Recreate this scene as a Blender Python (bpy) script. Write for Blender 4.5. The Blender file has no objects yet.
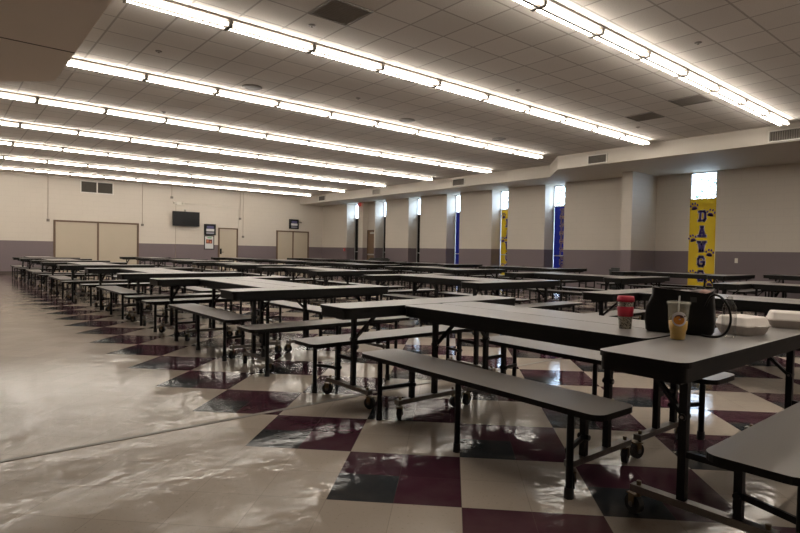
import bpy, math, random
from mathutils import Vector, Matrix
random.seed(7)
C = bpy.context.scene.collection
scn = bpy.context.scene
PI = math.pi

# ------------------------------------------------------------------ materials
MATS = {}
def mat(name, col, rough=.5, metal=0, emit=None, estr=0, coat=0, spec=.5):
    m = bpy.data.materials.new(name); m.use_nodes = True
    b = m.node_tree.nodes['Principled BSDF']
    b.inputs['Base Color'].default_value = (*col, 1)
    b.inputs['Roughness'].default_value = rough
    b.inputs['Metallic'].default_value = metal
    b.inputs['Specular IOR Level'].default_value = spec
    b.inputs['Coat Weight'].default_value = coat
    if emit:
        b.inputs['Emission Color'].default_value = (*emit, 1)
        b.inputs['Emission Strength'].default_value = estr
    MATS[name] = m
    return m
class NT:
    def __init__(s, m): s.t = m.node_tree; s.b = s.t.nodes['Principled BSDF']
    def n(s, typ, **k):
        o = s.t.nodes.new(typ)
        for a, v in k.items(): setattr(o, a, v)
        return o
    def l(s, a, b): s.t.links.new(a, b)
    def math(s, op, a, b=None, c=None):
        o = s.n('ShaderNodeMath', operation=op)
        for i, v in enumerate((a, b, c)):
            if v is None: continue
            if isinstance(v, (int, float)): o.inputs[i].default_value = v
            else: s.l(v, o.inputs[i])
        return o.outputs[0]
    def mix(s, f, a, b):
        o = s.n('ShaderNodeMix', data_type='RGBA')
        for sock, v in ((o.inputs[0], f), (o.inputs[6], a), (o.inputs[7], b)):
            if isinstance(v, (int, float)): sock.default_value = v
            elif isinstance(v, tuple): sock.default_value = (*v, 1)
            else: s.l(v, sock)
        return o.outputs[2]
    def pos(s):
        g = s.n('ShaderNodeNewGeometry'); x = s.n('ShaderNodeSeparateXYZ')
        s.l(g.outputs['Position'], x.inputs[0]); return g.outputs['Position'], x.outputs
    def noise(s, vec, scale, detail=2, rough=.5):
        o = s.n('ShaderNodeTexNoise'); s.l(vec, o.inputs['Vector'])
        o.inputs['Scale'].default_value = scale; o.inputs['Detail'].default_value = detail; o.inputs['Roughness'].default_value = rough
        return o.outputs['Fac']
    def bump(s, h, strength, dist):
        o = s.n('ShaderNodeBump'); o.inputs['Strength'].default_value = strength; o.inputs['Distance'].default_value = dist
        s.l(h, o.inputs['Height']); s.l(o.outputs[0], s.b.inputs['Normal'])
    def scale(s, vec, f):
        o = s.n('ShaderNodeVectorMath', operation='MULTIPLY'); s.l(vec, o.inputs[0]); o.inputs[1].default_value = f; return o.outputs[0]
    def wn(s, vec):
        o = s.n('ShaderNodeTexWhiteNoise', noise_dimensions='3D'); s.l(vec, o.inputs[0]); return o.outputs['Value']
    def comb(s, x, y, z=0.0):
        o = s.n('ShaderNodeCombineXYZ')
        for i, v in enumerate((x, y, z)):
            if isinstance(v, (int, float)): o.inputs[i].default_value = v
            else: s.l(v, o.inputs[i])
        return o.outputs[0]

WALL_UP = (.475, .420, .355); WALL_LOW = (.160, .126, .132)
def wall_mat():
    m = mat('painted_block', WALL_UP, .55); t = NT(m); p, x = t.pos()
    f = t.math('GREATER_THAN', x[2], 1.29)
    n = t.noise(p, 1.3, 3)
    up = t.mix(n, (.54, .485, .415), (.58, .52, .445))
    col = t.mix(f, WALL_LOW, up)
    # block joints: courses of 0.2 m, blocks of 0.4 m along x+y
    along = t.math('ADD', x[0], x[1])
    row = t.math('FLOOR', t.math('DIVIDE', x[2], .2))
    sh = t.math('MULTIPLY', t.math('MODULO', row, 2), .2)
    a = t.math('ABSOLUTE', t.math('SUBTRACT', t.math('FRACT', t.math('DIVIDE', t.math('ADD', along, sh), .4)), .5))
    bj = t.math('ABSOLUTE', t.math('SUBTRACT', t.math('FRACT', t.math('DIVIDE', x[2], .2)), .5))
    j = t.math('MAXIMUM', t.math('GREATER_THAN', a, .49), t.math('GREATER_THAN', bj, .48))
    col = t.mix(t.math('MULTIPLY', j, .10), col, (.12, .10, .09))
    t.l(col, t.b.inputs['Base Color'])
    t.bump(t.math('SUBTRACT', 1.0, j), .25, .004)
    return m
wall_mat()

def floor_mat():
    m = mat('vinyl_tile', (.4, .34, .27), .2, coat=.0, spec=.05); t = NT(m); p, x = t.pos()
    S = math.sqrt(.5); L = .6096
    u = t.math('DIVIDE', t.math('SUBTRACT', t.math('MULTIPLY', t.math('ADD', x[0], x[1]), S), 2.449), L)
    v = t.math('DIVIDE', t.math('SUBTRACT', t.math('MULTIPLY', t.math('SUBTRACT', x[0], x[1]), S), .0645), L)
    fu, fv = t.math('FLOOR', u), t.math('FLOOR', v)
    # block (0,-1) is coloured; parity of fu+fv odd
    par = t.math('ABSOLUTE', t.math('MODULO', t.math('ADD', fu, fv), 2))
    odd = t.math('GREATER_THAN', par, .5)
    # column index along world X: fu+fv (block at -1 is the outermost coloured line by the aisle)
    lim = t.math('MULTIPLY', t.math('GREATER_THAN', t.math('ADD', fu, fv), -1.5), odd)
    q = t.math('MULTIPLY', t.math('LESS_THAN', t.math('FRACT', u), .5), t.math('LESS_THAN', t.math('FRACT', v), .5))
    # 12 inch tiles
    tu, tv = t.math('FLOOR', t.math('MULTIPLY', u, 2)), t.math('FLOOR', t.math('MULTIPLY', v, 2))
    w = t.wn(t.comb(tu, tv, 3.0))
    speck = t.noise(p, 55, 3, .7)
    cream = t.mix(w, (.308, .262, .220), (.342, .292, .245))
    cream = t.mix(t.math('MULTIPLY', t.math('GREATER_THAN', speck, .63), .5), cream, (.22, .18, .14))
    maroon = t.mix(w, (.042, .015, .024), (.054, .019, .030))
    slate = (.023, .026, .030)
    col = t.mix(lim, cream, t.mix(q, maroon, slate))
    eu = t.math('ABSOLUTE', t.math('SUBTRACT', t.math('FRACT', t.math('MULTIPLY', u, 2)), .5))
    ev = t.math('ABSOLUTE', t.math('SUBTRACT', t.math('FRACT', t.math('MULTIPLY', v, 2)), .5))
    seam = t.math('GREATER_THAN', t.math('MAXIMUM', eu, ev), .494)
    col = t.mix(t.math('MULTIPLY', seam, .3), col, (.10, .08, .065))
    scuff = t.noise(p, 1.1, 5, .65)
    col = t.mix(t.math('MULTIPLY', t.math('SUBTRACT', scuff, .45), .55), col, (.25, .20, .155))
    t.l(col, t.b.inputs['Base Color'])
    wax_ = t.math('MINIMUM', t.math('MAXIMUM', t.math('MULTIPLY', t.math('SUBTRACT', t.noise(p, 3.2, 5, .65), .42), 4.0), 0.0), 1.0)
    t.l(t.math('ADD', t.math('MULTIPLY', wax_, .12), .07), t.b.inputs['Roughness'])
    h = t.math('ADD', t.noise(p, 9.0, 2.5, .5), t.math('MULTIPLY', w, .03))
    t.bump(h, .30, .0075)
    return m
floor_mat()

def ceil_mat():
    m = mat('ceiling_tile', (.34, .30, .26), .9); t = NT(m); p, x = t.pos()
    P = .5555
    u = t.math('DIVIDE', t.math('SUBTRACT', x[0], 3.34), P); v = t.math('DIVIDE', t.math('SUBTRACT', x[1], 5.25), P)
    eu = t.math('ABSOLUTE', t.math('SUBTRACT', t.math('FRACT', u), .5)); ev = t.math('ABSOLUTE', t.math('SUBTRACT', t.math('FRACT', v), .5))
    w = t.wn(t.comb(t.math('FLOOR', u), t.math('FLOOR', v), 1.0))
    col = t.mix(w, (.53, .49, .445), (.59, .545, .495))
    fle = t.noise(p, 90, 2, .6)
    col = t.mix(t.math('MULTIPLY', t.math('GREATER_THAN', fle, .62), .25), col, (.16, .14, .12))
    g = t.math('GREATER_THAN', t.math('MAXIMUM', eu, ev), .478)
    g2 = t.math('GREATER_THAN', t.math('MAXIMUM', eu, ev), .488)
    col = t.mix(t.math('MULTIPLY', g, .5), col, (.10, .085, .07))
    t.l(col, t.b.inputs['Base Color'])
    t.bump(t.math('ADD', t.math('SUBTRACT', 1.0, g), t.math('MULTIPLY', w, .25)), .5, .006)
    return m
ceil_mat()

def plain_noise(name, a, b, sc, rough=.6, **k):
    m = mat(name, a, rough, **k); t = NT(m)
    tc = t.n('ShaderNodeTexCoord')
    t.l(t.mix(t.noise(tc.outputs['Object'], sc, 3), a, b), t.b.inputs['Base Color'])
    return m
plain_noise('plaster', (.54, .49, .43), (.58, .53, .46), 2, .7)
plain_noise('bulkhead_paint', (.66, .585, .51), (.70, .62, .54), 1.5, .75)
plain_noise('laminate', (.165, .150, .140), (.193, .176, .164), 160, .38, spec=.32)
plain_noise('black_edge', (.006, .0055, .005), (.009, .0085, .008), 30, .5, spec=.2)
plain_noise('black_metal', (.005, .005, .0055), (.008, .008, .0085), 20, .42, spec=.25)
plain_noise('rail_metal', (.16, .145, .13), (.22, .20, .18), 25, .38, metal=.75)
plain_noise('brass', (.14, .10, .055), (.19, .14, .08), 25, .4, metal=.8)
plain_noise('rubber', (.012, .012, .012), (.02, .019, .018), 30, .7)
plain_noise('door_cream', (.43, .37, .28), (.46, .39, .30), 2, .5)
plain_noise('brown_trim', (.115, .068, .040), (.135, .082, .05), 8, .5)
plain_noise('brown_door', (.17, .105, .062), (.20, .125, .075), 5, .5)
plain_noise('dark_base', (.05, .035, .028), (.06, .042, .033), 8, .5)
plain_noise('grille_dark', (.055, .046, .035), (.08, .067, .05), 10, .6)
plain_noise('grille_grey', (.16, .14, .12), (.2, .175, .15), 10, .6)
plain_noise('white_metal', (.62, .58, .52), (.66, .62, .56), 6, .4)
plain_noise('aluminium', (.50, .49, .47), (.56, .55, .53), 12, .35, metal=.6)
plain_noise('dark_panel', (.006, .006, .007), (.009, .009, .01), 5, .3, spec=.2)
plain_noise('dark_grey_plastic', (.028, .030, .030), (.04, .042, .04), 12, .5)
plain_noise('brown_box', (.12, .095, .075), (.15, .12, .095), 6, .6)
plain_noise('red_plastic', (.45, .03, .03), (.5, .04, .04), 8, .4)
plain_noise('switch_ivory', (.62, .58, .50), (.66, .62, .54), 8, .4)
plain_noise('paper', (.55, .55, .54), (.62, .62, .60), 6, .6)
plain_noise('poster_green', (.10, .30, .12), (.13, .36, .15), 6, .6)
plain_noise('poster_dark', (.05, .02, .03), (.30, .07, .04), 22, .6)
plain_noise('poster_orange', (.50, .16, .07), (.55, .2, .09), 8, .6)
plain_noise('screen_grey', (.20, .19, .22), (.26, .25, .28), 8, .3)
plain_noise('screen_violet', (.07, .06, .15), (.09, .08, .18), 8, .3)
plain_noise('black_plastic', (.006, .006, .007), (.009, .009, .010), 12, .4, spec=.25)
plain_noise('ground_grey', (.3, .3, .28), (.4, .4, .37), 3, .9)
plain_noise('leaf_green', (.03, .05, .035), (.05, .08, .05), 3, .6)
plain_noise('bark', (.14, .10, .07), (.2, .15, .11), 8, .9)
plain_noise('leather', (.004, .004, .004), (.007, .0065, .006), 14, .45, spec=.25)
plain_noise('bag_lining', (.35, .31, .30), (.42, .36, .34), 12, .7)
plain_noise('bag_paper', (.40, .24, .20), (.45, .30, .26), 9, .7)
plain_noise('red_silicone', (.42, .012, .035), (.46, .016, .042), 10, .5)
plain_noise('foam_white', (.60, .54, .49), (.64, .58, .53), 40, .55)
plain_noise('juice', (.62, .36, .035), (.68, .41, .05), 8, .3)
plain_noise('label_white', (.62, .60, .62), (.66, .64, .66), 8, .5)
plain_noise('label_orange', (.60, .20, .02), (.66, .26, .03), 14, .5)
plain_noise('label_dark', (.06, .025, .02), (.09, .04, .03), 14, .5)
plain_noise('letter_purple', (.05, .03, .20), (.065, .04, .24), 10, .6)
plain_noise('letter_edge', (.36, .32, .42), (.42, .38, .48), 10, .6)
plain_noise('letter_gold', (.42, .28, .10), (.5, .34, .13), 10, .6)
plain_noise('paw_purple', (.055, .02, .16), (.07, .03, .19), 10, .6)
plain_noise('conduit_tan', (.33, .26, .20), (.37, .30, .23), 6, .5)
plain_noise('speaker_grey', (.10, .09, .08), (.14, .12, .11), 60, .6)
plain_noise('stained_grey', (.19, .17, .15), (.24, .21, .185), 7, .8)
plain_noise('fixture_grey', (.13, .11, .09), (.16, .135, .11), 6, .5)
mat('tube_light', (.9, .88, .84), .4, emit=(1, .93, .83), estr=25)
mat('exit_red', (.5, .03, .03), .4, emit=(1, .06, .04), estr=.12)

def cloth(name, col, tr):
    m = mat(name, col, .7); t = NT(m)
    tc = t.n('ShaderNodeTexCoord')
    c = t.mix(t.noise(tc.outputs['Object'], 3, 3), col, tuple(v * .9 for v in col))
    t.l(c, t.b.inputs['Base Color'])
    tl = t.n('ShaderNodeBsdfTranslucent'); t.l(c, tl.inputs[0])
    mx = t.n('ShaderNodeMixShader'); mx.inputs[0].default_value = tr
    t.l(t.b.outputs[0], mx.inputs[1]); t.l(tl.outputs[0], mx.inputs[2])
    t.l(mx.outputs[0], t.t.nodes['Material Output'].inputs[0])
cloth('banner_yellow', (.52, .32, .008), .04)
cloth('banner_blue', (.006, .016, .25), .03)

def tumbler_mat():
    m = mat('speckled_ceramic', (.55, .5, .42), .4); t = NT(m); tc = t.n('ShaderNodeTexCoord')
    v = t.n('ShaderNodeTexVoronoi'); v.inputs['Scale'].default_value = 190; t.l(tc.outputs['Object'], v.inputs['Vector'])
    n = t.noise(tc.outputs['Object'], 260, 1)
    f = t.math('GREATER_THAN', t.math('ADD', v.outputs['Distance'], t.math('MULTIPLY', n, .5)), .78)
    t.l(t.mix(f, (.50, .45, .36), (.03, .028, .025)), t.b.inputs['Base Color'])
tumbler_mat()

def clear(name, tint, gloss_r, frac):
    """thin clear sheet: straight-through light plus a fresnel-weighted reflection"""
    m = bpy.data.materials.new(name); m.use_nodes = True; nt = m.node_tree
    nt.nodes.remove(nt.nodes['Principled BSDF'])
    tr = nt.nodes.new('ShaderNodeBsdfTransparent'); tr.inputs[0].default_value = (*tint, 1)
    gl = nt.nodes.new('ShaderNodeBsdfGlossy'); gl.inputs['Roughness'].default_value = gloss_r
    fr = nt.nodes.new('ShaderNodeFresnel'); fr.inputs[0].default_value = 1.45
    ad = nt.nodes.new('ShaderNodeMath'); ad.operation = 'ADD'; ad.inputs[1].default_value = frac
    nt.links.new(fr.outputs[0], ad.inputs[0])
    mx = nt.nodes.new('ShaderNodeMixShader'); mn = nt.nodes.new('ShaderNodeMath'); mn.operation = 'MINIMUM'; mn.inputs[1].default_value = .22; nt.links.new(ad.outputs[0], mn.inputs[0]); nt.links.new(mn.outputs[0], mx.inputs[0])
    nt.links.new(tr.outputs[0], mx.inputs[1]); nt.links.new(gl.outputs[0], mx.inputs[2])
    nt.links.new(mx.outputs[0], nt.nodes['Material Output'].inputs[0])
    MATS[name] = m
clear('window_glass', (.97, .98, 1), .02, 0)
clear('clear_plastic', (.93, .93, .92), .15, .03)
def frosted():
    m = mat('frosted_plastic', (.62, .60, .50), .35); m.node_tree.nodes['Principled BSDF'].inputs['Alpha'].default_value = .20
    t = NT(m); tc = t.n('ShaderNodeTexCoord')
    t.l(t.mix(t.noise(tc.outputs['Object'], 20, 3), (.58, .56, .46), (.68, .66, .55)), t.b.inputs['Base Color'])
frosted()

# ------------------------------------------------------------------ mesh builder
class MB:
    def __init__(s): s.v = []; s.f = []; s.m = []; s.mats = []; s.sm = []
    def mi(s, m):
        if m not in s.mats: s.mats.append(m)
        return s.mats.index(m)
    def add(s, vs, fs, m, smooth=False):
        b = len(s.v); s.v += [tuple(v) for v in vs]; k = s.mi(m)
        for f in fs: s.f.append([b + i for i in f]); s.m.append(k); s.sm.append(smooth)
        return s
    def box(s, x0, x1, y0, y1, z0, z1, m):
        v = [(x, y, z) for z in (z0, z1) for y in (y0, y1) for x in (x0, x1)]
        return s.add(v, [(0, 2, 3, 1), (4, 5, 7, 6), (0, 1, 5, 4), (2, 6, 7, 3), (0, 4, 6, 2), (1, 3, 7, 5)], m)
    def obox(s, c, sx, sy, sz, M, m):
        v = [tuple(Vector(c) + M @ Vector((x * sx / 2, y * sy / 2, z * sz / 2))) for z in (-1, 1) for y in (-1, 1) for x in (-1, 1)]
        return s.add(v, [(0, 2, 3, 1), (4, 5, 7, 6), (0, 1, 5, 4), (2, 6, 7, 3), (0, 4, 6, 2), (1, 3, 7, 5)], m)
    def prism(s, poly, z0, z1, m, mtop=None, mbot=None):
        n = len(poly)
        v = [(x, y, z0) for x, y in poly] + [(x, y, z1) for x, y in poly]
        s.add(v, [(i, (i + 1) % n, n + (i + 1) % n, n + i) for i in range(n)], m)
        s.add([(x, y, z1) for x, y in poly], [tuple(range(n))], mtop or m)
        s.add([(x, y, z0) for x, y in poly], [tuple(reversed(range(n)))], mbot or m)
        return s
    def xprism(s, poly, x0, x1, m):
        """poly in (y,z), extruded along x"""
        n = len(poly); v = [(x0, y, z) for y, z in poly] + [(x1, y, z) for y, z in poly]
        return s.add(v, [(i, (i + 1) % n, n + (i + 1) % n, n + i) for i in range(n)] + [tuple(reversed(range(n))), tuple(range(n, 2 * n))], m)
    def rod(s, a, b, r, m, n=8, r2=None, smooth=True):
        a, b = Vector(a), Vector(b); d = (b - a).normalized()
        u = d.orthogonal().normalized(); w = d.cross(u); r2 = r if r2 is None else r2
        ph = PI / n
        v = [tuple(a + (u * math.cos(2 * PI * i / n + ph) + w * math.sin(2 * PI * i / n + ph)) * r) for i in range(n)]
        v += [tuple(b + (u * math.cos(2 * PI * i / n + ph) + w * math.sin(2 * PI * i / n + ph)) * r2) for i in range(n)]
        s.add(v, [(i, (i + 1) % n, n + (i + 1) % n, n + i) for i in range(n)], m, smooth and n > 5)
        return s.add(v, [tuple(reversed(range(n))), tuple(range(n, 2 * n))], m)
    def bar(s, a, b, w, h, m, up=(0, 0, 1)):
        a, b = Vector(a), Vector(b); d = (b - a); L = d.length; d.normalize()
        up = Vector(up); sd = d.cross(up)
        if sd.length < 1e-4: sd = d.orthogonal()
        sd.normalize(); u2 = sd.cross(d)
        M = Matrix((d, sd, u2)).transposed()
        return s.obox((a + b) / 2, L, w, h, M, m)
    def lathe(s, prof, m, n=24, c=(0, 0, 0), smooth=True):
        v = []
        for r, z in prof:
            for i in range(n):
                a = 2 * PI * i / n; v.append((c[0] + r * math.cos(a), c[1] + r * math.sin(a), c[2] + z))
        f = []
        for k in range(len(prof) - 1):
            for i in range(n):
                j = (i + 1) % n; f.append((k * n + i, k * n + j, (k + 1) * n + j, (k + 1) * n + i))
        return s.add(v, f, m, smooth)
    def disc(s, r, z, m, n=24, c=(0, 0), flip=False):
        v = [(c[0] + r * math.cos(2 * PI * i / n), c[1] + r * math.sin(2 * PI * i / n), z) for i in range(n)]
        return s.add(v, [tuple(reversed(range(n))) if flip else tuple(range(n))], m)
    def sweep(s, pts, r, m, n=6, flat=1.0):
        P = [Vector(p) for p in pts]; v = []; f = []
        for i, p in enumerate(P):
            d = (P[min(i + 1, len(P) - 1)] - P[max(i - 1, 0)]).normalized()
            u = d.cross(Vector((0, 0, 1)))
            if u.length < 1e-3: u = d.orthogonal()
            u.normalize(); w = u.cross(d)
            for k in range(n):
                a = 2 * PI * k / n; v.append(tuple(p + u * math.cos(a) * r + w * math.sin(a) * r * flat))
        for i in range(len(P) - 1):
            for k in range(n):
                j = (k + 1) % n; f.append((i * n + k, i * n + j, (i + 1) * n + j, (i + 1) * n + k))
        f += [tuple(reversed(range(n))), tuple(range((len(P) - 1) * n, len(P) * n))]
        return s.add(v, f, m, True)
    def mesh(s, name):
        me = bpy.data.meshes.new(name); me.from_pydata(s.v, [], s.f)
        for m in s.mats: me.materials.append(MATS[m])
        me.polygons.foreach_set('material_index', s.m); me.polygons.foreach_set('use_smooth', s.sm)
        me.validate(); me.update(); return me
    def build(s, name, parent=None, loc=None, rotz=None):
        o = bpy.data.objects.new(name, s.mesh(name)); C.objects.link(o)
        if parent: o.parent = parent
        if loc: o.location = loc
        if rotz is not None: o.rotation_euler[2] = rotz
        return o

def tag(o, label, cat, group=None):
    o['label'] = label; o['category'] = cat; o['kind'] = 'thing'
    if group: o['group'] = group
    return o
def thing(name, label, cat, loc=(0, 0, 0), rotz=0, group=None):
    o = bpy.data.objects.new(name, None); C.objects.link(o); o.empty_display_size = .1
    o.location = loc; o.rotation_euler[2] = rotz
    return tag(o, label, cat, group)
def copy_tree(o, parent=None):
    c = o.copy(); C.objects.link(c)
    if parent: c.parent = parent
    for ch in CH.get(o.name, []): copy_tree(ch, c)
    return c
CH = {}
def reg(root):
    for o in bpy.data.objects:
        if o.parent: CH.setdefault(o.parent.name, [])
    def rec(o):
        CH[o.name] = [x for x in bpy.data.objects if x.parent == o]
        for x in CH[o.name]: rec(x)
    rec(root)
def struct(o): o['kind'] = 'structure'; return o

def rrect(x0, x1, y0, y1, r, n=5):
    p = []
    for cx, cy, a0 in ((x1 - r, y1 - r, 0), (x0 + r, y1 - r, 90), (x0 + r, y0 + r, 180), (x1 - r, y0 + r, 270)):
        for i in range(n + 1):
            a = math.radians(a0 + 90 * i / n); p.append((cx + r * math.cos(a), cy + r * math.sin(a)))
    return p

# ------------------------------------------------------------------ room
XW, XG, YE = 16.16, 16.65, 26.2       # pier face, window plane, end wall
X0, Y0 = -6.0, -5.0
CZ, SZ = 3.90, 3.53                    # ceiling, soffit underside
struct(MB().box(X0, 16.76, Y0, YE + .3, -.15, 0, 'vinyl_tile').build('floor'))
struct(MB().box(X0, 16.76, Y0, YE + .3, CZ, CZ + .15, 'ceiling_tile').build('ceiling'))
struct(MB().box(X0, 16.76, YE, YE + .3, 0, CZ, 'painted_block').build('wall_north'))
struct(MB().box(X0 - .2, X0, Y0, YE + .3, 0, CZ, 'painted_block').build('wall_west'))
struct(MB().box(X0, 16.76, Y0 - .2, Y0, 0, CZ, 'painted_block').build('wall_south'))
# window wall: back plane with slots, and the thick piers in front
FAR = [23.83, 21.42, 18.95, 16.53, 14.09, 11.69, 7.07]
NEAR = [22.81, 20.60, 18.17, 15.78, 13.32, 10.91, 6.35]
w = MB()
edges = []
edges = list(zip(NEAR, FAR))
y = YE
for a, b in edges:                                   # solid back wall between the windows
    w.box(XG, 16.76, b, y, 0, CZ, 'painted_block'); y = a
w.box(XG, 16.76, Y0, y, 0, CZ, 'painted_block')
for a, b in edges: w.box(XG, 16.76, a, b, SZ, CZ, 'painted_block'); w.box(XG, 16.76, a, b, 0, .16, 'painted_block')
NI = (21.49, 22.42)                                  # door niche
y = YE
for i, (a, b) in enumerate(edges[:6]):
    if i == 1:
        w.box(XW, XG, NI[1], y, 0, CZ, 'painted_block'); w.box(XW + .3, XG, NI[0], NI[1], 2.17, CZ, 'painted_block'); w.box(XW, XG, b, NI[0], 0, CZ, 'painted_block')
    else: w.box(XW, XG, b, y, 0, CZ, 'painted_block')
    y = a
w.box(XW, XG, 8.36, y, 0, CZ, 'painted_block')
w.box(15.2, XG, 8.04, 8.36, 0, CZ, 'painted_block')  # engaged column
struct(w.build('wall_east'))
# soffit along the window wall with a 45 degree jog, and the dropped bulkhead on the aisle side
struct(MB().prism([(13.46, Y0), (16.75, Y0), (16.75, YE), (14.76, YE), (14.66, 10.46), (13.50, 9.38)], SZ, CZ, 'plaster').build('trim_1'))
b = MB().prism([(X0, Y0), (1.387, Y0), (1.387, 10.06), (X0, 10.06 + 1.387 - X0)], 3.65, CZ, 'bulkhead_paint')
struct(b.build('trim_2'))
struct(MB().box(X0, 1.385, 8.405, 8.425, 3.644, 3.652, 'dark_base').build('trim_3'))
struct(MB().box(1.385, 1.42, Y0, 10.05, CZ - .02, CZ, 'white_metal').build('trim_4'))
struct(MB().box(X0, 3.55, YE - .015, YE, 0, .10, 'dark_base').box(6.8, 10.3, YE - .015, YE, 0, .10, 'dark_base').box(11.4, 13.38, YE - .015, YE, 0, .10, 'dark_base').build('baseboard_north'))
struct(MB().box(X0, 16.1, 3.49, 3.525, 0, .003, 'grille_grey').build('trim_5'))
struct(MB().box(16.8, 60, -30, 60, -.4, -.2, 'ground_grey').build('ground'))

# windows
def window(i, a, b, low, transom=2.80):
    root = bpy.data.objects.new('window_%d' % (i + 1), None); C.objects.link(root); struct(root)
    fr = MB(); t = .035; x0, x1 = XG + .01, XG + .07
    fr.box(x0, x1, a, a + t, .16, SZ, 'aluminium').box(x0, x1, b - t, b, .16, SZ, 'aluminium')
    fr.box(x0, x1, a + t, b - t, SZ - t, SZ, 'aluminium').box(x0, x1, a + t, b - t, .16, .16 + t, 'aluminium')
    fr.build('window_frame', root)
    MB().box(x0, x1, a + t, b - t, transom - .015, transom + .025, 'aluminium').build('transom_bar', root)
    MB().box(x0 - (.03 if i < 6 else -.012), x1, a + t, b - t, 1.065, 1.10, 'aluminium').build('mullion', root)
    MB().box(x0 + .025, x0 + .031, a + t, b - t, transom + .025, SZ - t, 'window_glass').build('window_pane', root)
    MB().box(x0 + .025, x0 + .031, a + t, b - t, .16 + t, transom - .015, low).build('window_pane', root)
    return root
for i, (a, b) in enumerate(edges):
    window(i, a, b, 'dark_panel' if i < 3 else 'window_glass', 2.60 if i == 6 else 2.80)

# doors in the end wall
def door(n, x0, x1, h, leaves, panel, frame, handle_x=None):
    root = bpy.data.objects.new('door_%d' % n, None); C.objects.link(root); struct(root)
    y1 = YE
    t = .06 if leaves == 1 else .07
    MB().box(x0, x0 + t, y1 - .05, y1, 0, h, frame).box(x1 - t, x1, y1 - .05, y1, 0, h, frame).box(x0 + t, x1 - t, y1 - .05, y1, h - t, h, frame).build('door_frame', root)
    wl = (x1 - x0 - 2 * t) / leaves
    for k in range(leaves):
        MB().box(x0 + t + k * wl + .008, x0 + t + (k + 1) * wl - .008, y1 - .028, y1, .01, h - t - .005, panel).build('door_leaf', root)
    if leaves == 2:
        xm = (x0 + x1) / 2
        MB().box(xm - .035, xm + .035, y1 - .04, y1, 0, h - t, frame).build('door_stop', root)
    if handle_x:
        MB().box(handle_x - .04, handle_x + .04, y1 - .05, y1 - .028, .85, 1.12, 'black_metal').rod((handle_x, y1 - .08, .95), (handle_x + .12, y1 - .08, .95), .012, 'black_metal').build('handle', root)
door(1, 3.57, 6.78, 2.16, 2, 'door_cream', 'brown_trim')
door(2, 10.35, 11.33, 2.12, 1, 'door_cream', 'brown_trim', 10.47)
door(3, 13.41, 15.31, 2.11, 2, 'door_cream', 'brown_trim')
# exit door in the niche of the window wall
root = bpy.data.objects.new('door_4', None); C.objects.link(root); struct(root)
xd = XW + .30
MB().box(xd - .03, xd + .1, NI[0], NI[0] + .06, 0, 2.17, 'brown_trim').box(xd - .03, xd + .1, NI[1] - .06, NI[1], 0, 2.17, 'brown_trim').box(xd - .03, xd + .1, NI[0] + .06, NI[1] - .06, 2.10, 2.17, 'brown_trim').build('door_frame', root)
MB().box(xd, xd + .05, NI[0] + .06, NI[1] - .06, .01, 2.10, 'brown_door').build('door_leaf', root)
MB().box(xd - .06, xd - .005, NI[0] + .1, NI[1] - .1, .93, .99, 'aluminium').build('push_bar', root)
MB().box(xd - .06, xd - .002, NI[0] + .35, NI[0] + .65, 1.98, 2.05, 'aluminium').bar((xd - .05, NI[0] + .5, 2.06), (xd - .2, NI[0] + .3, 2.08), .02, .012, 'aluminium').build('door_closer', root)

# ------------------------------------------------------------------ fluorescent fixtures
FL = 1.157
def fixture():
    r = thing('ceiling_strip_light', 'x', 'ceiling light')
    h = FL / 2 - .004
    hs = MB().xprism([(-.085, -.002), (-.085, -.030), (-.024, -.036), (-.018, -.098), (.018, -.098), (.024, -.036), (.085, -.030), (.085, -.002)], -h, h, 'fixture_grey'); hs.build('housing', r)
    for sgn in (-1, 1):
        MB().rod((-h + .03, sgn * .064, -.075), (h - .03, sgn * .064, -.075), .0195, 'tube_light', 12).build('fluorescent_tube', r)
    for sgn in (-1, 1):
        x = sgn * (h - .012)
        MB().box(min(x - .012, x + .012), max(x - .012, x + .012), -.095, .095, -.105, -.025, 'fixture_grey').build('end_cap', r)
    return r
proto = fixture(); reg(proto)
ORD = ['first', 'second', 'third', 'fourth', 'fifth', 'sixth', 'seventh', 'eighth', 'ninth', 'tenth', 'eleventh', 'twelfth', 'thirteenth', 'fourteenth', 'fifteenth', 'sixteenth', 'seventeenth']
ROWS = [(.92, 13.13, 10), (-1.95, 13.13, 10), (3.79, 13.13, 10), (6.63, 13.13, 10), (9.57, 12.97, 10), (12.48, 14.16, 14), (15.34, 14.16, 15), (18.30, 14.28, 15), (21.35, 14.3, 15), (24.25, 14.25, 15)]  # first two rows are out of view, added to light the near tables
RN = ['added row above the camera', 'added row behind the camera'] + ORD
first = True
for k, (y, xe, n) in enumerate(ROWS):
    for i in range(n):
        o = proto if first else copy_tree(proto); first = False
        o.location = (xe - FL * (i + .5), y, CZ)
        o['label'] = 'lit two-tube strip light, %s from the window end, ceiling row: %s' % (ORD[i], RN[k])
        o['category'] = 'ceiling light'; o['group'] = '%s row of strip lights' % RN[k]

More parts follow.
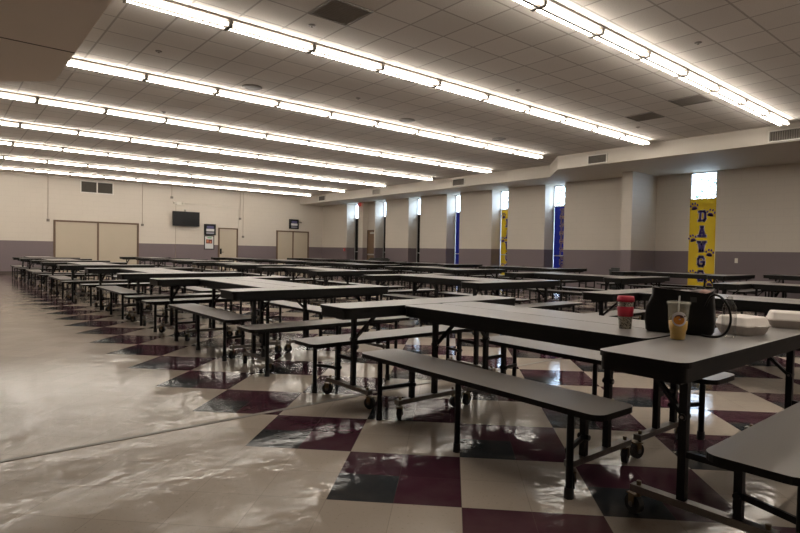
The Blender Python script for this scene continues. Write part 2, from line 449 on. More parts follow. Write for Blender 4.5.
# ------------------------------------------------------------------ bench tables
TZ, BZ, HL = .735, .43, .913
def ztable(detail):
    r = thing('bench_table', 'x', 'table')
    top = MB().prism(rrect(-HL, HL, .003, .365, .05), TZ - .022, TZ, 'black_edge', 'laminate')
    top = top.build('table_top', r)
    ap = MB().prism(rrect(-HL + .012, HL - .012, .012, .355, .03), TZ - .078, TZ - .022, 'black_edge'); ap.build('apron', r if detail else r)
    MB().prism(rrect(-HL, HL, .425, .745, .06), BZ - .028, BZ, 'black_edge', 'laminate').build('bench_seat', r)
    fr = {}
    def part(name, m):
        if detail: return m.build(name, r)
        f = fr.setdefault('frame', MB()); b0 = len(f.v)
        f.v += m.v; idx = [f.mi(x) for x in m.mats]
        for fa, mi, sm in zip(m.f, m.m, m.sm): f.f.append([i + b0 for i in fa]); f.m.append(idx[mi]); f.sm.append(sm)
    part('seat_channel', MB().box(-.80, .80, .56, .64, BZ - .06, BZ - .028, 'black_metal'))
    part('top_rail', MB().box(-.80, .80, .20, .30, TZ - .105, TZ - .078, 'black_metal'))
    for x in (-.735, 0, .735):
        lg = MB().rod((x, .690, .02), (x, .690, BZ - .03), .0175, 'black_metal', 8)
        lg = lg.build('leg', r)
        ft = MB().rod((x, .690, 0), (x, .690, .05), .023, 'rubber', 8, .021)
        if detail: ft.build('rubber_foot', lg)
    for x in (-.665, .665):
        part('floor_rail', MB().box(x - .022, x + .022, .05, .60, .102, .132, 'rail_metal'))
        part('post', MB().box(x - .016, x + .016, .245, .277, .132, TZ - .075, 'black_metal'))
        part('post', MB().box(x - .016, x + .016, .455, .485, .132, BZ - .03, 'black_metal'))
        part('cross_bar', MB().box(x - .010, x + .010, .277, .455, .31, .335, 'black_metal'))
        part('link_bar', MB().bar((x, .470, .225), (x * 1.08, .690, .215), .014, .024, 'black_metal').rod((x - .03, .470, .225), (x + .03, .470, .225), .014, 'black_metal', 8))
        part('brace', MB().bar((x - .004 * (1 if x > 0 else -1), .262, .47), (x * .93, .075, TZ - .08), .016, .026, 'black_metal', (1, 0, 0)).rod((x - .026, .262, .475), (x + .026, .262, .475), .015, 'black_metal', 8).rod((x - .028, .262, .475), (x + .028, .262, .475), .007, 'rail_metal', 6))
        for y in (.08, .57):
            sd = random.uniform(-.9, .9) + (PI if y < .3 else 0)
            dx, dy = math.sin(sd) * .022, math.cos(sd) * .022
            cx, cy = x + dx, y + dy
            ax = Vector((math.cos(sd), -math.sin(sd), 0))
            c0 = Vector((cx, cy, .042))
            f = MB().rod((x, y, .082), (x, y, .150), .010, 'brass', 8)
            M = Matrix.Rotation(-sd, 3, 'Z')
            f.obox((cx, cy, .086), .044, .05, .006, M, 'brass')
            for s in (-1, 1): f.bar(c0 + ax * .019 * s, Vector((cx, cy, .086)) + ax * .019 * s, .004, .03, 'brass', (-ax.y, ax.x, 0))
            w = MB().rod(c0 - ax * .014, c0 + ax * .014, .042, 'rubber', 16).rod(c0 - ax * .024, c0 + ax * .024, .012, 'rail_metal', 8)
            if detail:
                fo = f.build('caster', r); w.build('wheel', fo)
            else: part('x', f); part('x', w)
    if not detail: fr['frame'].build('frame', r)
    return r
near = ztable(True); reg(near)
far = ztable(False); reg(far)
used = {True: False, False: False}
COLN = ['column beside the open floor', 'second column in from the open floor', 'third column in from the open floor', 'column along the window wall']
ROWN = ['first', 'second', 'third', 'fourth', 'fifth', 'sixth']
ROLE = {'nf': 'near crosspiece', 'ff': 'far crosspiece', 'wl': 'spine half facing open floor', 'wr': 'spine half facing windows'}
CL = {}
CXS = [2.98, 6.28, 9.85, 13.45]
for c in range(4):
    for k in range(6):
        dx = [0, -.03, -.08, -.25, -.28, -.30][k] if c == 0 else 0
        dy = [0, -.04, -.25, -.1, -.1, 0][k] if c == 0 else 0
        CL[c, k] = [CXS[c] + dx, 4.0 * k + dy, ('nf', 'ff', 'wl', 'wr')]
CL[1, 0] = [6.12, -.15, ('nf', 'ff', 'wl', 'wr')]
CL[0, 5][2] = ('nf', 'wl', 'wr')
CL[3, 1] = [13.55, 3.75, ('nf', 'ff', 'wl', 'wr')]
CL[3, 0] = [15.30, 1.55, ('wl', 'wr')]
for (c, k), (cx, y0, roles) in sorted(CL.items()):
    for ro in roles:
        if c == 1 and k == 0 and ro == 'nf': continue          # these sit outside the frame
        if c >= 2 and k == 0 and ro == 'nf': continue
        det = k <= 1 and c <= 1 or (k == 0)
        base = near if det else far
        o = base if not used[det] else copy_tree(base); used[det] = True
        if ro == 'ff': o.location = (cx, y0 + 3.085, 0); o.rotation_euler[2] = 0
        if ro == 'nf': o.location = (cx + .025, y0 + 1.25, 0); o.rotation_euler[2] = PI
        if ro == 'wl': o.location = (cx - .055, y0 + 2.164, 0); o.rotation_euler[2] = PI / 2
        if ro == 'wr': o.location = (cx - .055, y0 + 2.164, 0); o.rotation_euler[2] = -PI / 2
        if (c, k) == (0, 0):                                    # the cluster by the camera stands very slightly askew
            if ro in ('wl', 'wr'): o.location.x += .02; o.location.y += .012; o.rotation_euler[2] -= .016
            if ro == 'ff': o.location.x += .045; o.location.y += .02
        if c == 0:
            lab = 'grey bench table, %s, %s cluster back, %s' % (ROLE[ro], ROWN[k], 'beside the open floor')
        elif c == 3 and k == 0:
            lab = 'grey bench table on its own by window wall, %s' % ('open floor side' if ro == 'wl' else 'wall side')
        else:
            lab = 'grey bench table, %s, %s cluster back, %s' % (ROLE[ro], ROWN[k], ['', 'second column in', 'third column in', 'window wall column'][c])
        o['label'] = lab; o['category'] = 'table'; o['group'] = 'bench tables, ' + COLN[c]

# ------------------------------------------------------------------ camera
Hc = 1.125
f_px, yaw, pit, rol = 557.13, 0.692297, 0.0266323, 0.0179608
fw = Vector((math.sin(yaw) * math.cos(pit), math.cos(yaw) * math.cos(pit), -math.sin(pit)))
r = Vector((math.cos(yaw), -math.sin(yaw), 0)); u = r.cross(fw)
r2 = r * math.cos(rol) + u * math.sin(rol); u2 = u * math.cos(rol) - r * math.sin(rol)
cam = bpy.data.cameras.new('camera'); co = bpy.data.objects.new('camera', cam); C.objects.link(co)
M = Matrix((r2, u2, -fw)).transposed().to_4x4(); M.translation = (0, 0, Hc)
co.matrix_world = M
cam.sensor_width = 36; cam.lens = f_px / 800 * 36; cam.clip_end = 300; cam.clip_start = .02
scn.camera = co

# ------------------------------------------------------------------ things on the walls
def onwall(name, label, cat, x, z, group=None):
    """thing on the end wall: local x along the wall, local z up, local -y out of the wall"""
    return thing(name, label, cat, (x, YE, z), 0, group)
def grille_north(x0, x1, z0, z1):
    r = onwall('wall_grille', 'wide twin louvred air grille in pale frame high on the cream wall', 'air vent', (x0 + x1) / 2, z0)
    w, h = (x1 - x0) / 2, z1 - z0
    MB().box(-w, w, -.012, 0, 0, h, 'grille_dark').build('backing', r)
    f = MB(); t = .045
    f.box(-w, w, -.035, -.012, 0, t, 'white_metal').box(-w, w, -.035, -.012, h - t, h, 'white_metal')
    for x in (-w, -t / 2, w - t): f.box(x, x + t, -.035, -.012, t, h - t, 'white_metal')
    f.build('frame', r)
    s = MB(); n = 14
    for i in range(n):
        z = t + (h - 2 * t) * (i + .5) / n
        for a, b in ((-w + t, -t / 2), (t / 2, w - t)): s.bar((a, -.02, z), (b, -.02, z), .018, .005, 'grille_dark', (0, .6, 1))
    s.build('louvre', r)
grille_north(4.51, 5.77, 3.32, 3.84)

r = onwall('wall_television', 'black flat television tilted on a bracket on the cream wall', 'television', 8.78, 2.12)
MB().box(-.605, .605, -.20, -.14, 0, .665, 'black_plastic').build('casing', r)
MB().box(-.575, .575, -.203, -.2005, .04, .635, 'dark_panel').build('screen', r)
MB().box(-.12, .12, -.14, -.004, .25, .45, 'black_metal').bar((-.02, -.10, .45), (-.02, -.04, .76), .03, .03, 'black_metal').build('bracket', r)

def notice(name, x0, x1, z0, z1, label, kind):
    r = onwall(name, label, 'notice board' if kind == 'b' else 'poster', (x0 + x1) / 2, z0)
    w, h = (x1 - x0) / 2, z1 - z0
    if kind == 'b':
        MB().box(-w, w, -.09, 0, 0, h, 'black_plastic').build('casing', r)
        MB().box(-w * .62, w * .62, -.095, -.0905, h * .58, h * .82, 'screen_violet').build('header', r)
        MB().box(-w * .70, w * .70, -.094, -.0905, h * .34, h * .56, 'paper').build('display', r)
        MB().box(-w * .70, w * .70, -.094, -.0905, h * .10, h * .26, 'screen_grey').build('lower_display', r)
    else:
        t = .035
        MB().box(-w, -w + t, -.03, 0, 0, h, 'black_plastic').box(w - t, w, -.03, 0, 0, h, 'black_plastic').box(-w + t, w - t, -.03, 0, 0, t, 'black_plastic').box(-w + t, w - t, -.03, 0, h - t, h, 'black_plastic').build('frame', r)
        MB().box(-w + t, w - t, -.012, 0, t, h - t, 'paper').build('sheet', r)
        MB().box(-w * .35, w * .5, -.0135, -.0125, h * .80, h * .88, 'poster_green').build('heading', r)
        MB().box(-w * .62, w * .62, -.0135, -.0125, h * .42, h * .72, 'poster_dark').box(-w * .5, -w * .1, -.0145, -.0136, h * .5, h * .68, 'poster_orange').box(w * .12, w * .42, -.0145, -.0136, h * .46, h * .6, 'poster_orange').build('picture', r)
    return r
notice('mounted_notice_board', 9.66, 10.20, 1.75, 2.27, 'dark notice board with pale display above the framed poster', 'b')
notice('framed_poster', 9.67, 10.15, 1.07, 1.73, 'white poster with colour picture in black frame below notice board', 'p')
r = notice('mounted_notice_board', 14.13, 14.66, 2.22, 2.72, 'dark navy notice board mounted above the small double doors', 'b')
MB().bar((.26, -.05, .38), (.40, -.16, .33), .04, .05, 'grille_grey').build('side_arm', r)

r = onwall('emergency_light', 'pale twin-head emergency light above the television', 'emergency light', 8.42, 3.08)
MB().box(-.06, .20, -.09, 0, 0, .13, 'switch_ivory').build('body', r)
for x in (-.13, .24):
    MB().rod((x, -.05, .09), (x, -.15, .07), .055, 'switch_ivory', 12, .06).build('lamp_head', r)

def conduit(x, z0, z1, label, m='conduit_tan', end=True):
    r = onwall('electrical_conduit', label, 'conduit', x, z0, 'thin conduits on the cream wall')
    MB().rod((0, -.013, .04), (0, -.013, z1 - z0), .011, m, 6).build('pipe', r)
    MB().box(-.05, .05, -.045, 0, -.05, .05, 'grille_grey').build('outlet_box', r)
conduit(3.386, 2.13, CZ, 'thin conduit above the outer frame of large double doors, away from television')
conduit(6.93, 2.10, CZ, 'thin conduit between the large double doors and television')
conduit(8.18, 3.40, CZ, 'short thin conduit ending above the emergency light')
conduit(11.60, 1.72, CZ, 'long thin conduit just past the single cream door')
conduit(11.44, 2.60, CZ, 'thin conduit ending in grey box above the single cream door')
t_ = tag(MB().rod((8.36, YE - .012, .0), (8.36, YE - .012, 3.07), .008, 'conduit_tan', 6).build('cable'), 'thin brown cable running down the wall behind television', 'cable')
t_ = tag(MB().sweep([(8.63, YE - .012, 3.16), (9.5, YE - .012, 3.17), (10.4, YE - .012, 3.13), (11.36, YE - .012, 3.12), (11.36, YE - .012, 2.12)], .008, 'switch_ivory').build('cable'), 'pale cable running sideways from the emergency light to single door', 'cable')

# soffit vents (face towards the hall, -x)
def soffit_vent(x, y0, y1, z0, z1, label):
    r = thing('air_vent', label, 'air vent', (x, (y0 + y1) / 2, z0), 0, 'soffit air vents')
    w, h, t = abs(y1 - y0) / 2, z1 - z0, .025
    MB().box(-.008, .02, -w, w, 0, h, 'grille_dark').build('backing', r)
    f = MB().box(-.03, -.008, -w, w, 0, t, 'white_metal').box(-.03, -.008, -w, w, h - t, h, 'white_metal')
    for y in (-w, w - t): f.box(-.03, -.008, y, y + t, t, h - t, 'white_metal')
    f.build('frame', r)
    s = MB(); n = 16
    for i in range(n):
        y = -w + t + (2 * w - 2 * t) * (i + .5) / n
        s.bar((-.016, y, t), (-.016, y, h - t), .014, .004, 'grille_grey', (.6, 1, 0))
    s.build('louvre', r)
soffit_vent(13.475, 3.45, 4.17, 3.55, 3.80, 'louvred vent on soffit, first from the camera along the window wall')
soffit_vent(13.495, 7.85, 8.42, 3.55, 3.80, 'louvred vent on soffit just before the angled step')
soffit_vent(14.69, 14.12, 14.74, 3.57, 3.84, 'louvred vent on soffit, third along from the camera')
soffit_vent(14.73, 19.16, 19.75, 3.58, 3.84, 'louvred vent on soffit, fourth along, near the red exit sign')
soffit_vent(14.745, 23.65, 24.27, 3.58, 3.84, 'louvred vent on soffit beside the far corner of the hall')

# ceiling pieces
def ceiling_grille(x0, y0, label, m):
    P = .5555
    r = thing('ceiling_grille', label, 'ceiling vent', (x0 + P / 2, y0 + P / 2, CZ))
    h = P / 2 - .006
    f = MB()
    for a in (-h, h - .03): f.box(a, a + .03, -h, h, -.012, 0, m).box(-h + .03, h - .03, a, a + .03, -.012, 0, m)
    f.build('frame', r)
    s = MB().box(-h + .03, h - .03, -h + .03, h - .03, -.004, 0, m)
    for i in range(12):
        y = -h + .05 + (2 * h - .1) * i / 11
        s.bar((-h + .03, y, -.007), (h - .03, y, -.007), .012, .003, m, (0, .5, 1))
    s.build('grating', r)
ceiling_grille(3.34, 5.25, 'dark square return grille in ceiling between first and second light rows', 'grille_grey')
ceiling_grille(10.006, 4.139, 'dark louvred ceiling grille beside the first light row near windows', 'grille_grey')
ceiling_grille(10.56, 5.25, 'plain grey ceiling panel before the end of second light row', 'stained_grey')
def ceiling_speaker(x, y, label):
    r = thing('ceiling_speaker', label, 'speaker', (x, y, CZ), 0, 'round ceiling speakers')
    MB().lathe([(.17, 0), (.17, -.012), (.14, -.018)], 'grille_grey', 20).build('ring', r)
    MB().lathe([(.14, -.014), (.07, -.018), (.001, -.020)], 'speaker_grey', 20).build('mesh_cover', r)
ceiling_speaker(4.15, 9.06, 'round ceiling speaker before the third light row, first from the aisle')
ceiling_speaker(7.61, 9.04, 'round ceiling speaker before the third light row, middle one')
ceiling_speaker(10.48, 8.97, 'round ceiling speaker before the third light row, by the windows')
SP = [((3.56, 6.08), 'sprinkler head beside the dark return grille'), ((7.58, 6.09), 'sprinkler head just before second light row, mid hall'), ((5.88, 8.37), 'sprinkler head between second and third light rows, mid hall'),
      ((2.41, 8.34), 'sprinkler head beside the dropped bulkhead edge'), ((3.57, 11.98), 'sprinkler head between third and fourth light rows'), ((11.61, 6.06), 'sprinkler head near window end of second light row'), ((7.58, 3.18), 'sprinkler head before the first light row')]
for (x, y), lab in SP:
    r = thing('ceiling_sprinkler', lab, 'sprinkler', (x, y, CZ), 0, 'ceiling sprinklers')
    MB().lathe([(.045, 0), (.045, -.006), (.02, -.012)], 'grille_grey', 14).build('escutcheon', r)
    MB().rod((0, 0, -.01), (0, 0, -.024), .007, 'grille_grey', 8).lathe([(.001, -.027), (.014, -.027), (.014, -.024), (.001, -.024)], 'grille_grey', 12).build('nozzle', r)

# window wall things
r = thing('exit_sign', 'small red lit exit sign hanging under soffit by brown door', 'exit sign', (XW - .12, 22.56, SZ))
MB().box(-.02, .02, -.13, .13, -.20, -.03, 'exit_red').build('body', r)
MB().box(-.015, .015, -.05, .05, -.03, 0, 'white_metal').build('bracket', r)
lt = MB(); sc = .10
for i, ch in enumerate('EXIT'):
    segs = {'E': [((.2, 0), (.2, 1)), ((.2, 1), (.85, 1)), ((.2, .5), (.75, .5)), ((.2, 0), (.85, 0))], 'X': [((.1, 0), (.9, 1)), ((.1, 1), (.9, 0))],
            'I': [((.5, 0), (.5, 1))], 'T': [((.1, 1), (.9, 1)), ((.5, 0), (.5, 1))]}[ch]
    for p, q in segs: lt.bar((-.0215, .125 - .065 * i - p[0] * .055, -.17 + p[1] * sc), (-.0215, .125 - .065 * i - q[0] * .055, -.17 + q[1] * sc), .013, .002, 'label_white', (1, 0, 0))
lt.build('lettering', r)
r = thing('fire_alarm_pull', 'small red fire alarm pull on the wainscot near far corner', 'fire alarm', (XW, 23.99, 1.10))
MB().box(-.05, 0, -.06, .06, 0, .15, 'red_plastic').build('body', r)
MB().box(-.06, -.05, -.035, .035, .05, .075, 'label_white').build('handle', r)
r = thing('wall_switch_plate', 'small ivory wall plate on the wainscot beside yellow banner window', 'wall plate', (XG, 5.81, .98))
MB().box(-.008, 0, -.038, .038, 0, .13, 'switch_ivory').build('plate', r)
MB().box(-.014, -.008, -.012, .012, .045, .085, 'switch_ivory').build('toggle', r)

# ------------------------------------------------------------------ banners
GL = {'D': [((.2, 0), (.2, 1)), ((.02, 1), (.7, 1)), ((.7, 1), (.88, .82)), ((.88, .82), (.88, .18)), ((.88, .18), (.7, 0)), ((.7, 0), (.02, 0))],
      'A': [((.17, 0), (.48, 1)), ((.52, 1), (.83, 0)), ((.28, .33), (.72, .33)), ((0, 0), (.32, 0)), ((.68, 0), (1, 0)), ((.36, 1), (.62, 1))],
      'W': [((.1, 1), (.3, 0)), ((.3, 0), (.5, .75)), ((.5, .75), (.7, 0)), ((.7, 0), (.9, 1)), ((-.06, 1), (.28, 1)), ((.72, 1), (1.06, 1))],
      'G': [((.88, .8), (.7, 1)), ((.7, 1), (.3, 1)), ((.3, 1), (.12, .8)), ((.12, .8), (.12, .2)), ((.12, .2), (.3, 0)), ((.3, 0), (.7, 0)), ((.7, 0), (.88, .2)), ((.88, .2), (.88, .45)), ((.95, .45), (.55, .45))],
      'S': [((.88, .78), (.7, 1)), ((.7, 1), (.3, 1)), ((.3, 1), (.12, .82)), ((.12, .82), (.15, .6)), ((.15, .6), (.85, .42)), ((.85, .42), (.88, .18)), ((.88, .18), (.7, 0)), ((.7, 0), (.3, 0)), ((.3, 0), (.12, .22))],
      'B': [((.2, 0), (.2, 1)), ((.02, 1), (.72, 1)), ((.72, 1), (.84, .86)), ((.84, .86), (.84, .64)), ((.84, .64), (.72, .52)), ((.2, .52), (.72, .52)), ((.72, .52), (.9, .38)), ((.9, .38), (.9, .14)), ((.9, .14), (.74, 0)), ((.74, 0), (.02, 0))],
      'U': [((.17, 1), (.17, .2)), ((.17, .2), (.35, 0)), ((.35, 0), (.65, 0)), ((.65, 0), (.83, .2)), ((.83, .2), (.83, 1)), ((0, 1), (.34, 1)), ((.66, 1), (1, 1))],
      'L': [((.25, 0), (.25, 1)), ((.04, 1), (.46, 1)), ((.04, 0), (.88, 0)), ((.88, 0), (.88, .28))],
      'O': [((.3, 1), (.7, 1)), ((.7, 1), (.88, .82)), ((.88, .82), (.88, .18)), ((.88, .18), (.7, 0)), ((.7, 0), (.3, 0)), ((.3, 0), (.12, .18)), ((.12, .18), (.12, .82)), ((.12, .82), (.3, 1))]}
def letter(parent, ch, u, z, w, h, fill, edge, th):
    m = MB()
    for p, q in GL[ch]:
        a = Vector((0, -(u + (p[0] - .5) * w), z + (p[1] - .5) * h)); b = Vector((0, -(u + (q[0] - .5) * w), z + (q[1] - .5) * h))
        d = (b - a).normalized()
        for k, (mm, t, x) in enumerate(((edge, th * (1.75 if edge == 'letter_edge' else 2.3), -.002), (fill, th, -.004))):
            ex = d * t * .5; m.bar(a - ex + Vector((x, 0, 0)), b + ex + Vector((x, 0, 0)), t, .0015, mm, (1, 0, 0))
    return m.build('letter', parent)
def paw(parent, u, z, s, tilt):
    m = MB()
    def ell(cu, cz, ru, rz, n=14):
        ct, st = math.cos(tilt), math.sin(tilt)
        v = []
        for x in (-.0015, -.0035):
            for i in range(n):
                a = 2 * PI * i / n; du, dz = cu + ru * math.cos(a), cz + rz * math.sin(a)
                v.append((x, -(u + (du * ct - dz * st) * s), z + (du * st + dz * ct) * s))
        m.add(v, [tuple(range(n)), tuple(reversed(range(n, 2 * n)))] + [(i, n + i, n + (i + 1) % n, (i + 1) % n) for i in range(n)], 'paw_purple')
    ell(0, -.2, .32, .24); ell(0, -.3, .4, .14)
    for cu, cz in ((-.42, .12), (-.16, .38), (.16, .38), (.42, .12)): ell(cu, cz, .115, .17)
    m.build('paw_print', parent)
def banner(i, x, z0, z1, m, label, text, zs, lw, lh, fill, edge, th, uoff, paws):
    a, b = edges[i]
    r = thing('hanging_banner', label, 'banner', (x, (a + b) / 2, 0), 0, 'window banners')
    hw = (b - a) / 2 - (.04 if i < 6 else .008)
    c = MB(); n = 14; v = []                      # cloth with a shallow ripple
    for k in range(n + 1):
        z = z0 + (z1 - z0) * k / n
        for j in range(7): v.append((.003 * math.sin(k * .9 + j), -hw + 2 * hw * j / 6, z))
    f = [(k * 7 + j, (k + 1) * 7 + j, (k + 1) * 7 + j + 1, k * 7 + j + 1) for k in range(n) for j in range(6)]
    c.add(v, f, m, True); c.build('cloth', r)
    MB().box(-.004, .004, -hw, hw, z1 - .006, z1 + .006, m).build('hem', r)
    for ch, z in zip(text, zs): letter(r, ch, uoff, z, lw, lh, fill, edge, th).location.x = -.004
    for u, z, t in paws: paw(r, u, z, .22, t)
    return r
PW = [(-.23, 2.56, .15), (.22, 2.36, -.2), (-.25, 1.65, .3), (.22, 1.24, -.15), (-.23, .64, .2), (.24, .40, -.1)]
DZ = [2.286, 1.848, 1.425, 1.0, .59]
banner(6, XG - .012, .22, 2.775, 'banner_yellow', 'yellow banner with purple letters and paw prints, fully in view beside column', 'DAWGS', DZ, .19, .25, 'letter_purple', 'letter_edge', .050, 0, PW)
banner(4, XG + .018, .22, 2.785, 'banner_yellow', 'yellow paw print banner between two blue ones, half hidden by pier', 'DAWGS', DZ, .19, .25, 'letter_purple', 'letter_edge', .050, 0, PW)
BZS = [2.58 - .285 * i for i in range(8)]
banner(5, XG + .018, .22, 2.785, 'banner_blue', 'blue banner with gold-edged letters in the slot window before the column', 'BULLDOGS', BZS, .20, .22, 'letter_purple', 'letter_gold', .026, 0, [])
banner(3, XG + .018, .22, 2.785, 'banner_blue', 'blue banner mostly hidden by pier, beyond the yellow one', 'BULLDOGS', BZS, .20, .22, 'letter_purple', 'letter_gold', .026, .05, [])

# ------------------------------------------------------------------ bins and box
def bin_(x, y, wx, wy, h, label):
    r = thing('trash_bin', label, 'trash bin', (x, y, 0))
    MB().prism(rrect(-wx / 2, wx / 2, -wy / 2, wy / 2, .04), 0, h - .10, 'dark_grey_plastic').build('body', r)
    MB().prism(rrect(-wx / 2 - .015, wx / 2 + .015, -wy / 2 - .015, wy / 2 + .015, .05), h - .10, h - .05, 'dark_grey_plastic').prism(rrect(-wx / 2 + .03, wx / 2 - .03, -wy / 2 + .03, wy / 2 - .03, .05), h - .05, h, 'dark_grey_plastic').build('lid', r)
    MB().box(-wx / 2 - .004, -wx / 2, -wy / 2 + .06, wy / 2 - .06, h - .26, h - .15, 'black_plastic').build('flap', r)
bin_(15.93, 8.83, .38, .36, .755, 'dark green-grey bin against the pier next to the column')
bin_(15.5, 20.2, .5, .95, .825, 'wide dark bin in front of the brown exit door')
r = thing('storage_cart', 'low brown box cart standing among the tables before single door', 'cart', (8.96, 24.45, 0))
MB().prism(rrect(-.40, .40, -.22, .22, .02), .10, .50, 'brown_box').build('body', r)
MB().prism(rrect(-.42, .42, -.24, .24, .03), .50, .525, 'brown_box').build('lid', r)
for sx in (-.33, .33):
    for sy in (-.15, .15): MB().rod((sx - .012, sy, .05), (sx + .012, sy, .05), .05, 'rubber', 14).build('wheel', r)

# ------------------------------------------------------------------ things on the table
def loft(rings, m, mb, smooth=True, cap0=True, cap1=False):
    n = len(rings[0]); v = [p for r_ in rings for p in r_]
    f = [(k * n + i, k * n + (i + 1) % n, (k + 1) * n + (i + 1) % n, (k + 1) * n + i) for k in range(len(rings) - 1) for i in range(n)]
    mb.add(v, f, m, smooth)
    if cap0: mb.add(rings[0], [tuple(reversed(range(n)))], m)
    if cap1: mb.add(rings[-1], [tuple(range(n))], m)
    return mb
# tumbler
r = thing('travel_tumbler', 'red lidded tumbler with speckled body and red grip band', 'tumbler', (2.828 + .01, 1.521, TZ))
MB().lathe([(.001, .001), (.031, .001), (.032, .004), (.0365, .07), (.0385, .118), (.0410, .148), (.038, .148)], 'speckled_ceramic', 32).build('body', r)
MB().lathe([(.0372, .066), (.0392, .068), (.0412, .116), (.0392, .119)], 'red_silicone', 32).build('grip_band', r)
MB().lathe([(.039, .144), (.0445, .145), (.0448, .160), (.0425, .164), (.0425, .168), (.0405, .174), (.036, .174), (.034, .169), (.001, .169)], 'red_silicone', 32).box(.008, .016, -.006, .006, .168, .1705, 'black_plastic').build('lid', r)
# juice cup
cx, cy = 2.675, 1.172
r = thing('juice_cup', 'clear plastic cup of orange juice with straw and round sticker', 'cup', (cx, cy, TZ))
prof = [(.001, .002), (.030, .002), (.0315, .006), (.0345, .042), (.0385, .050), (.0400, .062), (.0470, .170), (.0485, .172)]
MB().lathe(prof, 'frosted_plastic', 40).build('shell', r)
MB().lathe([(.001, .004), (.0295, .004), (.031, .008), (.0338, .042), (.0375, .050), (.039, .062), (.0405, .088), (.001, .088)], 'juice', 40).build('juice_fill', r)
MB().lathe([(.0475, .168), (.0515, .169), (.0525, .172), (.0515, .177), (.0485, .180), (.0465, .177), (.0450, .174), (.001, .174)], 'frosted_plastic', 40).build('lid', r)
MB().rod((-.004, .004, .012), (.003, -.002, .206), .0038, 'paper', 10).build('straw', r)
ang0 = math.atan2(-cy, -cx)
def cup_r(z):
    for (r0, z0), (r1, z1) in zip(prof, prof[1:]):
        if z0 <= z <= z1 and z1 > z0: return r0 + (r1 - r0) * (z - z0) / (z1 - z0)
    return .05
ST_A = ang0 + .10
def patch(m, mat_, cu, cz, ru, rz, lift, a0=0, a1=2 * PI, rings=4, n=28):
    v = []; f = []
    for k in range(rings + 1):
        for i in range(n + 1):
            a = a0 + (a1 - a0) * i / n; q = k / rings
            u_, z_ = cu + ru * q * math.cos(a), cz + rz * q * math.sin(a)
            rr = cup_r(z_) + lift; th = ST_A + u_ / rr
            v.append((rr * math.cos(th), rr * math.sin(th), z_))
    for k in range(rings):
        for i in range(n): f.append((k * (n + 1) + i, (k + 1) * (n + 1) + i, (k + 1) * (n + 1) + i + 1, k * (n + 1) + i + 1))
    m.add(v, f, mat_, True)
m = MB(); patch(m, 'label_white', 0, .101, .034, .034, .0008)
patch(m, 'label_orange', -.001, .097, .0245, .0215, .0014)
patch(m, 'label_dark', 0, .106, .0205, .0150, .0018, .15, PI - .15)
patch(m, 'label_orange', -.005, .110, .009, .0045, .0022); patch(m, 'label_white', .002, .100, .005, .003, .0022)
patch(m, 'label_dark', .0245, .115, .005, .004, .0022)
m.build('sticker', r)
# tote bag
r = thing('tote_bag', 'black open-topped tote bag with one handle looped down onto table', 'bag', (2.88, 1.238, TZ), math.atan2(-.957, .29))
def ring(hw, y0, y1, z, rad, dip=0, lift=0):
    p = rrect(-hw, hw, y0, y1, rad, 6); out = []
    for x, y in p:
        t = (x / hw)
        zz = z + (dip * math.exp(-((x - .09) / .05) ** 2) if y < (y0 + y1) / 2 else 0) + lift * abs(t) ** 3
        out.append((x, y, zz))
    return out
rg = [ring(.134, .0, .125, .001, .02), ring(.143, -.006, .135, .012, .025), ring(.148, -.008, .14, .06, .03), ring(.144, -.006, .138, .13, .03), ring(.141, -.003, .132, .19, .03, -.008), ring(.140, 0, .125, .226, .03, -.022, .006)]
rg = [[(x - .012 - (.022 * max(0, -x / .14) if z < .15 else 0), y, z) for x, y, z in q] for q in rg]
bm_ = MB(); loft(rg, 'leather', bm_)
inner = [[(x * .965, y * .93 + .004, z - .004) for x, y, z in rg[-1]], [(x * .95, y * .9 + .006, z * .55) for x, y, z in rg[3]]]
loft([rg[-1], inner[0]], 'leather', bm_, True, False)
bm_.build('bag_body', r)
loft([inner[0], inner[1]], 'bag_lining', MB(), True, False, True).build('lining', r)
MB().sweep([(.10 - .012, .03, .236), (.03, .03, .228), (-.06, .04, .225), (-.12, .05, .231)], .004, 'leather', 6).build('inner_strap', r)
c = MB()
for q, mm in (((.045, .075, .215), 'bag_lining'), ((.085, .07, .208), 'bag_paper'), ((.0, .085, .205), 'bag_lining')):
    c.lathe([(.001, -.02), (.03, -.012), (.036, .0), (.028, .012), (.001, .019)], mm, 12, q)
c.build('contents', r)
pts = [(.098, -.010, .150), (.118, -.012, .196), (.142, -.014, .207), (.168, -.016, .193), (.190, -.020, .163), (.204, -.022, .122), (.206, -.024, .082), (.196, -.026, .044), (.175, -.028, .016), (.146, -.030, .0055), (.112, -.030, .005), (.085, -.024, .008)]
def spline(P, n=6):
    P = [Vector(p) for p in P]; out = []
    for i in range(len(P) - 1):
        p0, p1, p2, p3 = P[max(i - 1, 0)], P[i], P[i + 1], P[min(i + 2, len(P) - 1)]
        for k in range(n):
            t = k / n; out.append(.5 * ((2 * p1) + (p2 - p0) * t + (2 * p0 - 5 * p1 + 4 * p2 - p3) * t * t + (3 * p1 - p0 - 3 * p2 + p3) * t ** 3))
    return out + [P[-1]]
MB().sweep(spline(pts), .0055, 'leather', 8).build('handle', r)
MB().box(.030, .058, -.0085, -.0065, .165, .19, 'dark_grey_plastic').build('leather_tab', r)
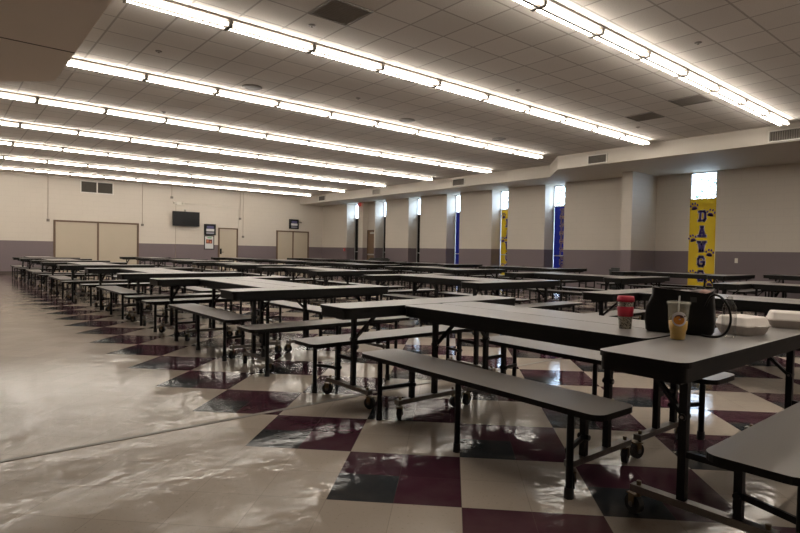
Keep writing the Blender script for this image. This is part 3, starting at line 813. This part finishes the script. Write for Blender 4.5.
# bottle
r = thing('water_bottle', 'clear plastic water bottle beside the tote bag handle', 'bottle', (2.966 + .012, 1.042 + .02, TZ))
pf = [(.001, .004), (.024, .0), (.031, .006), (.032, .02), (.0315, .04), (.0325, .045), (.031, .05), (.0325, .056), (.031, .062), (.0325, .068), (.0325, .11), (.031, .118), (.0325, .126), (.031, .145), (.024, .165), (.014, .18), (.0125, .184), (.0125, .196)]
MB().lathe(pf, 'clear_plastic', 28).build('shell', r)
MB().lathe([(.0145, .186), (.0145, .199), (.012, .201), (.001, .201)], 'clear_plastic', 20).build('cap', r)
# foam clamshells
def clam(x, y, rz, wx, wy, h, label):
    r = thing('takeout_box', label, 'takeout box', (x, y, TZ), rz, 'foam takeout boxes')
    R = lambda s, z, rad=.025: [(px, py, z) for px, py in rrect(-wx / 2 * s, wx / 2 * s, -wy / 2 * s, wy / 2 * s, rad)]
    hm = h * .50
    loft([R(.78, .0), R(.82, .004), R(.96, hm - .006), R(1.0, hm - .004), R(1.0, hm)], 'foam_white', MB(), True, True, True).build('base', r)
    loft([R(1.0, hm + .001), R(1.0, hm + .004), R(.95, hm + .007), R(.86, h - .008), R(.80, h - .001), R(.70, h - .004), R(.66, h - .003)], 'foam_white', MB(), True, True, True).build('lid', r)
    MB().prism(rrect(-.035, .035, -wy / 2 - .022, -wy / 2 + .004, .01), hm - .002, hm + .004, 'foam_white').build('tab', r)
clam(3.19, 1.075, -.30, .205, .185, .092, 'white foam takeout box behind the water bottle')
clam(3.735, 1.03, .35, .215, .195, .088, 'white foam takeout box further along the table, on its own')

# ------------------------------------------------------------------ trees outside the windows
def tree(x, y, h, rad, seed, label):
    rnd = random.Random(seed)
    r = thing('leafy_tree', label, 'tree', (x, y, -.2), 0, 'trees outside the windows')
    t = MB().rod((0, 0, 0), (.1, .05, h * .6), .16, 'bark', 10, .09)
    for k in range(7):
        a = rnd.uniform(0, 2 * PI); t.rod((.07, .04, h * .42), (math.cos(a) * rad * .7, math.sin(a) * rad * .7, h * rnd.uniform(.6, .9)), .05, 'bark', 6, .02)
    t.build('trunk', r)
    m = MB()
    cl = [(rnd.uniform(-1, 1) * rad * .75, rnd.uniform(-1, 1) * rad * .75, h * .72 + rnd.uniform(-1, 1) * rad * .75) for _ in range(26)]
    for c_ in cl:
        for _ in range(60):
            p = Vector(c_) + Vector((rnd.gauss(0, 1), rnd.gauss(0, 1), rnd.gauss(0, 1))) * rad * .2
            d = Vector((rnd.gauss(0, 1), rnd.gauss(0, 1), rnd.gauss(0, 1))).normalized(); e = d.orthogonal().normalized(); s = rnd.uniform(.06, .13)
            m.add([p - d * s, p + e * s * .5, p + d * s, p - e * s * .5], [(0, 1, 2, 3)], 'leaf_green')
    o = m.build('foliage', r); o['kind'] = 'stuff'
tree(26.0, 9.4, 4.6, 1.7, 1, 'leafy tree outside the window with the full yellow banner')
tree(25.5, 16.4, 5.4, 1.6, 2, 'leafy tree outside the window of the blue banner')
tree(25.5, 22.2, 5.4, 1.6, 3, 'leafy tree outside the window of the half-hidden yellow banner')


# ------------------------------------------------------------------ light and look
W = bpy.data.worlds.new('world'); scn.world = W; W.use_nodes = True
bg = W.node_tree.nodes['Background']; bg.inputs[0].default_value = (.62, .80, 1.0, 1); bg.inputs[1].default_value = 12.0
vs = scn.view_settings
scn.display_settings.display_device = 'sRGB'
vs.view_transform = 'Standard'; vs.look = 'None'; vs.gamma = 1; vs.use_curve_mapping = False; vs.exposure = .38
scn.cycles.use_denoising = True
scn.cycles.max_bounces = 8; scn.cycles.diffuse_bounces = 5; scn.cycles.glossy_bounces = 4; scn.cycles.transparent_max_bounces = 8
scn.cycles.sample_clamp_indirect = 6
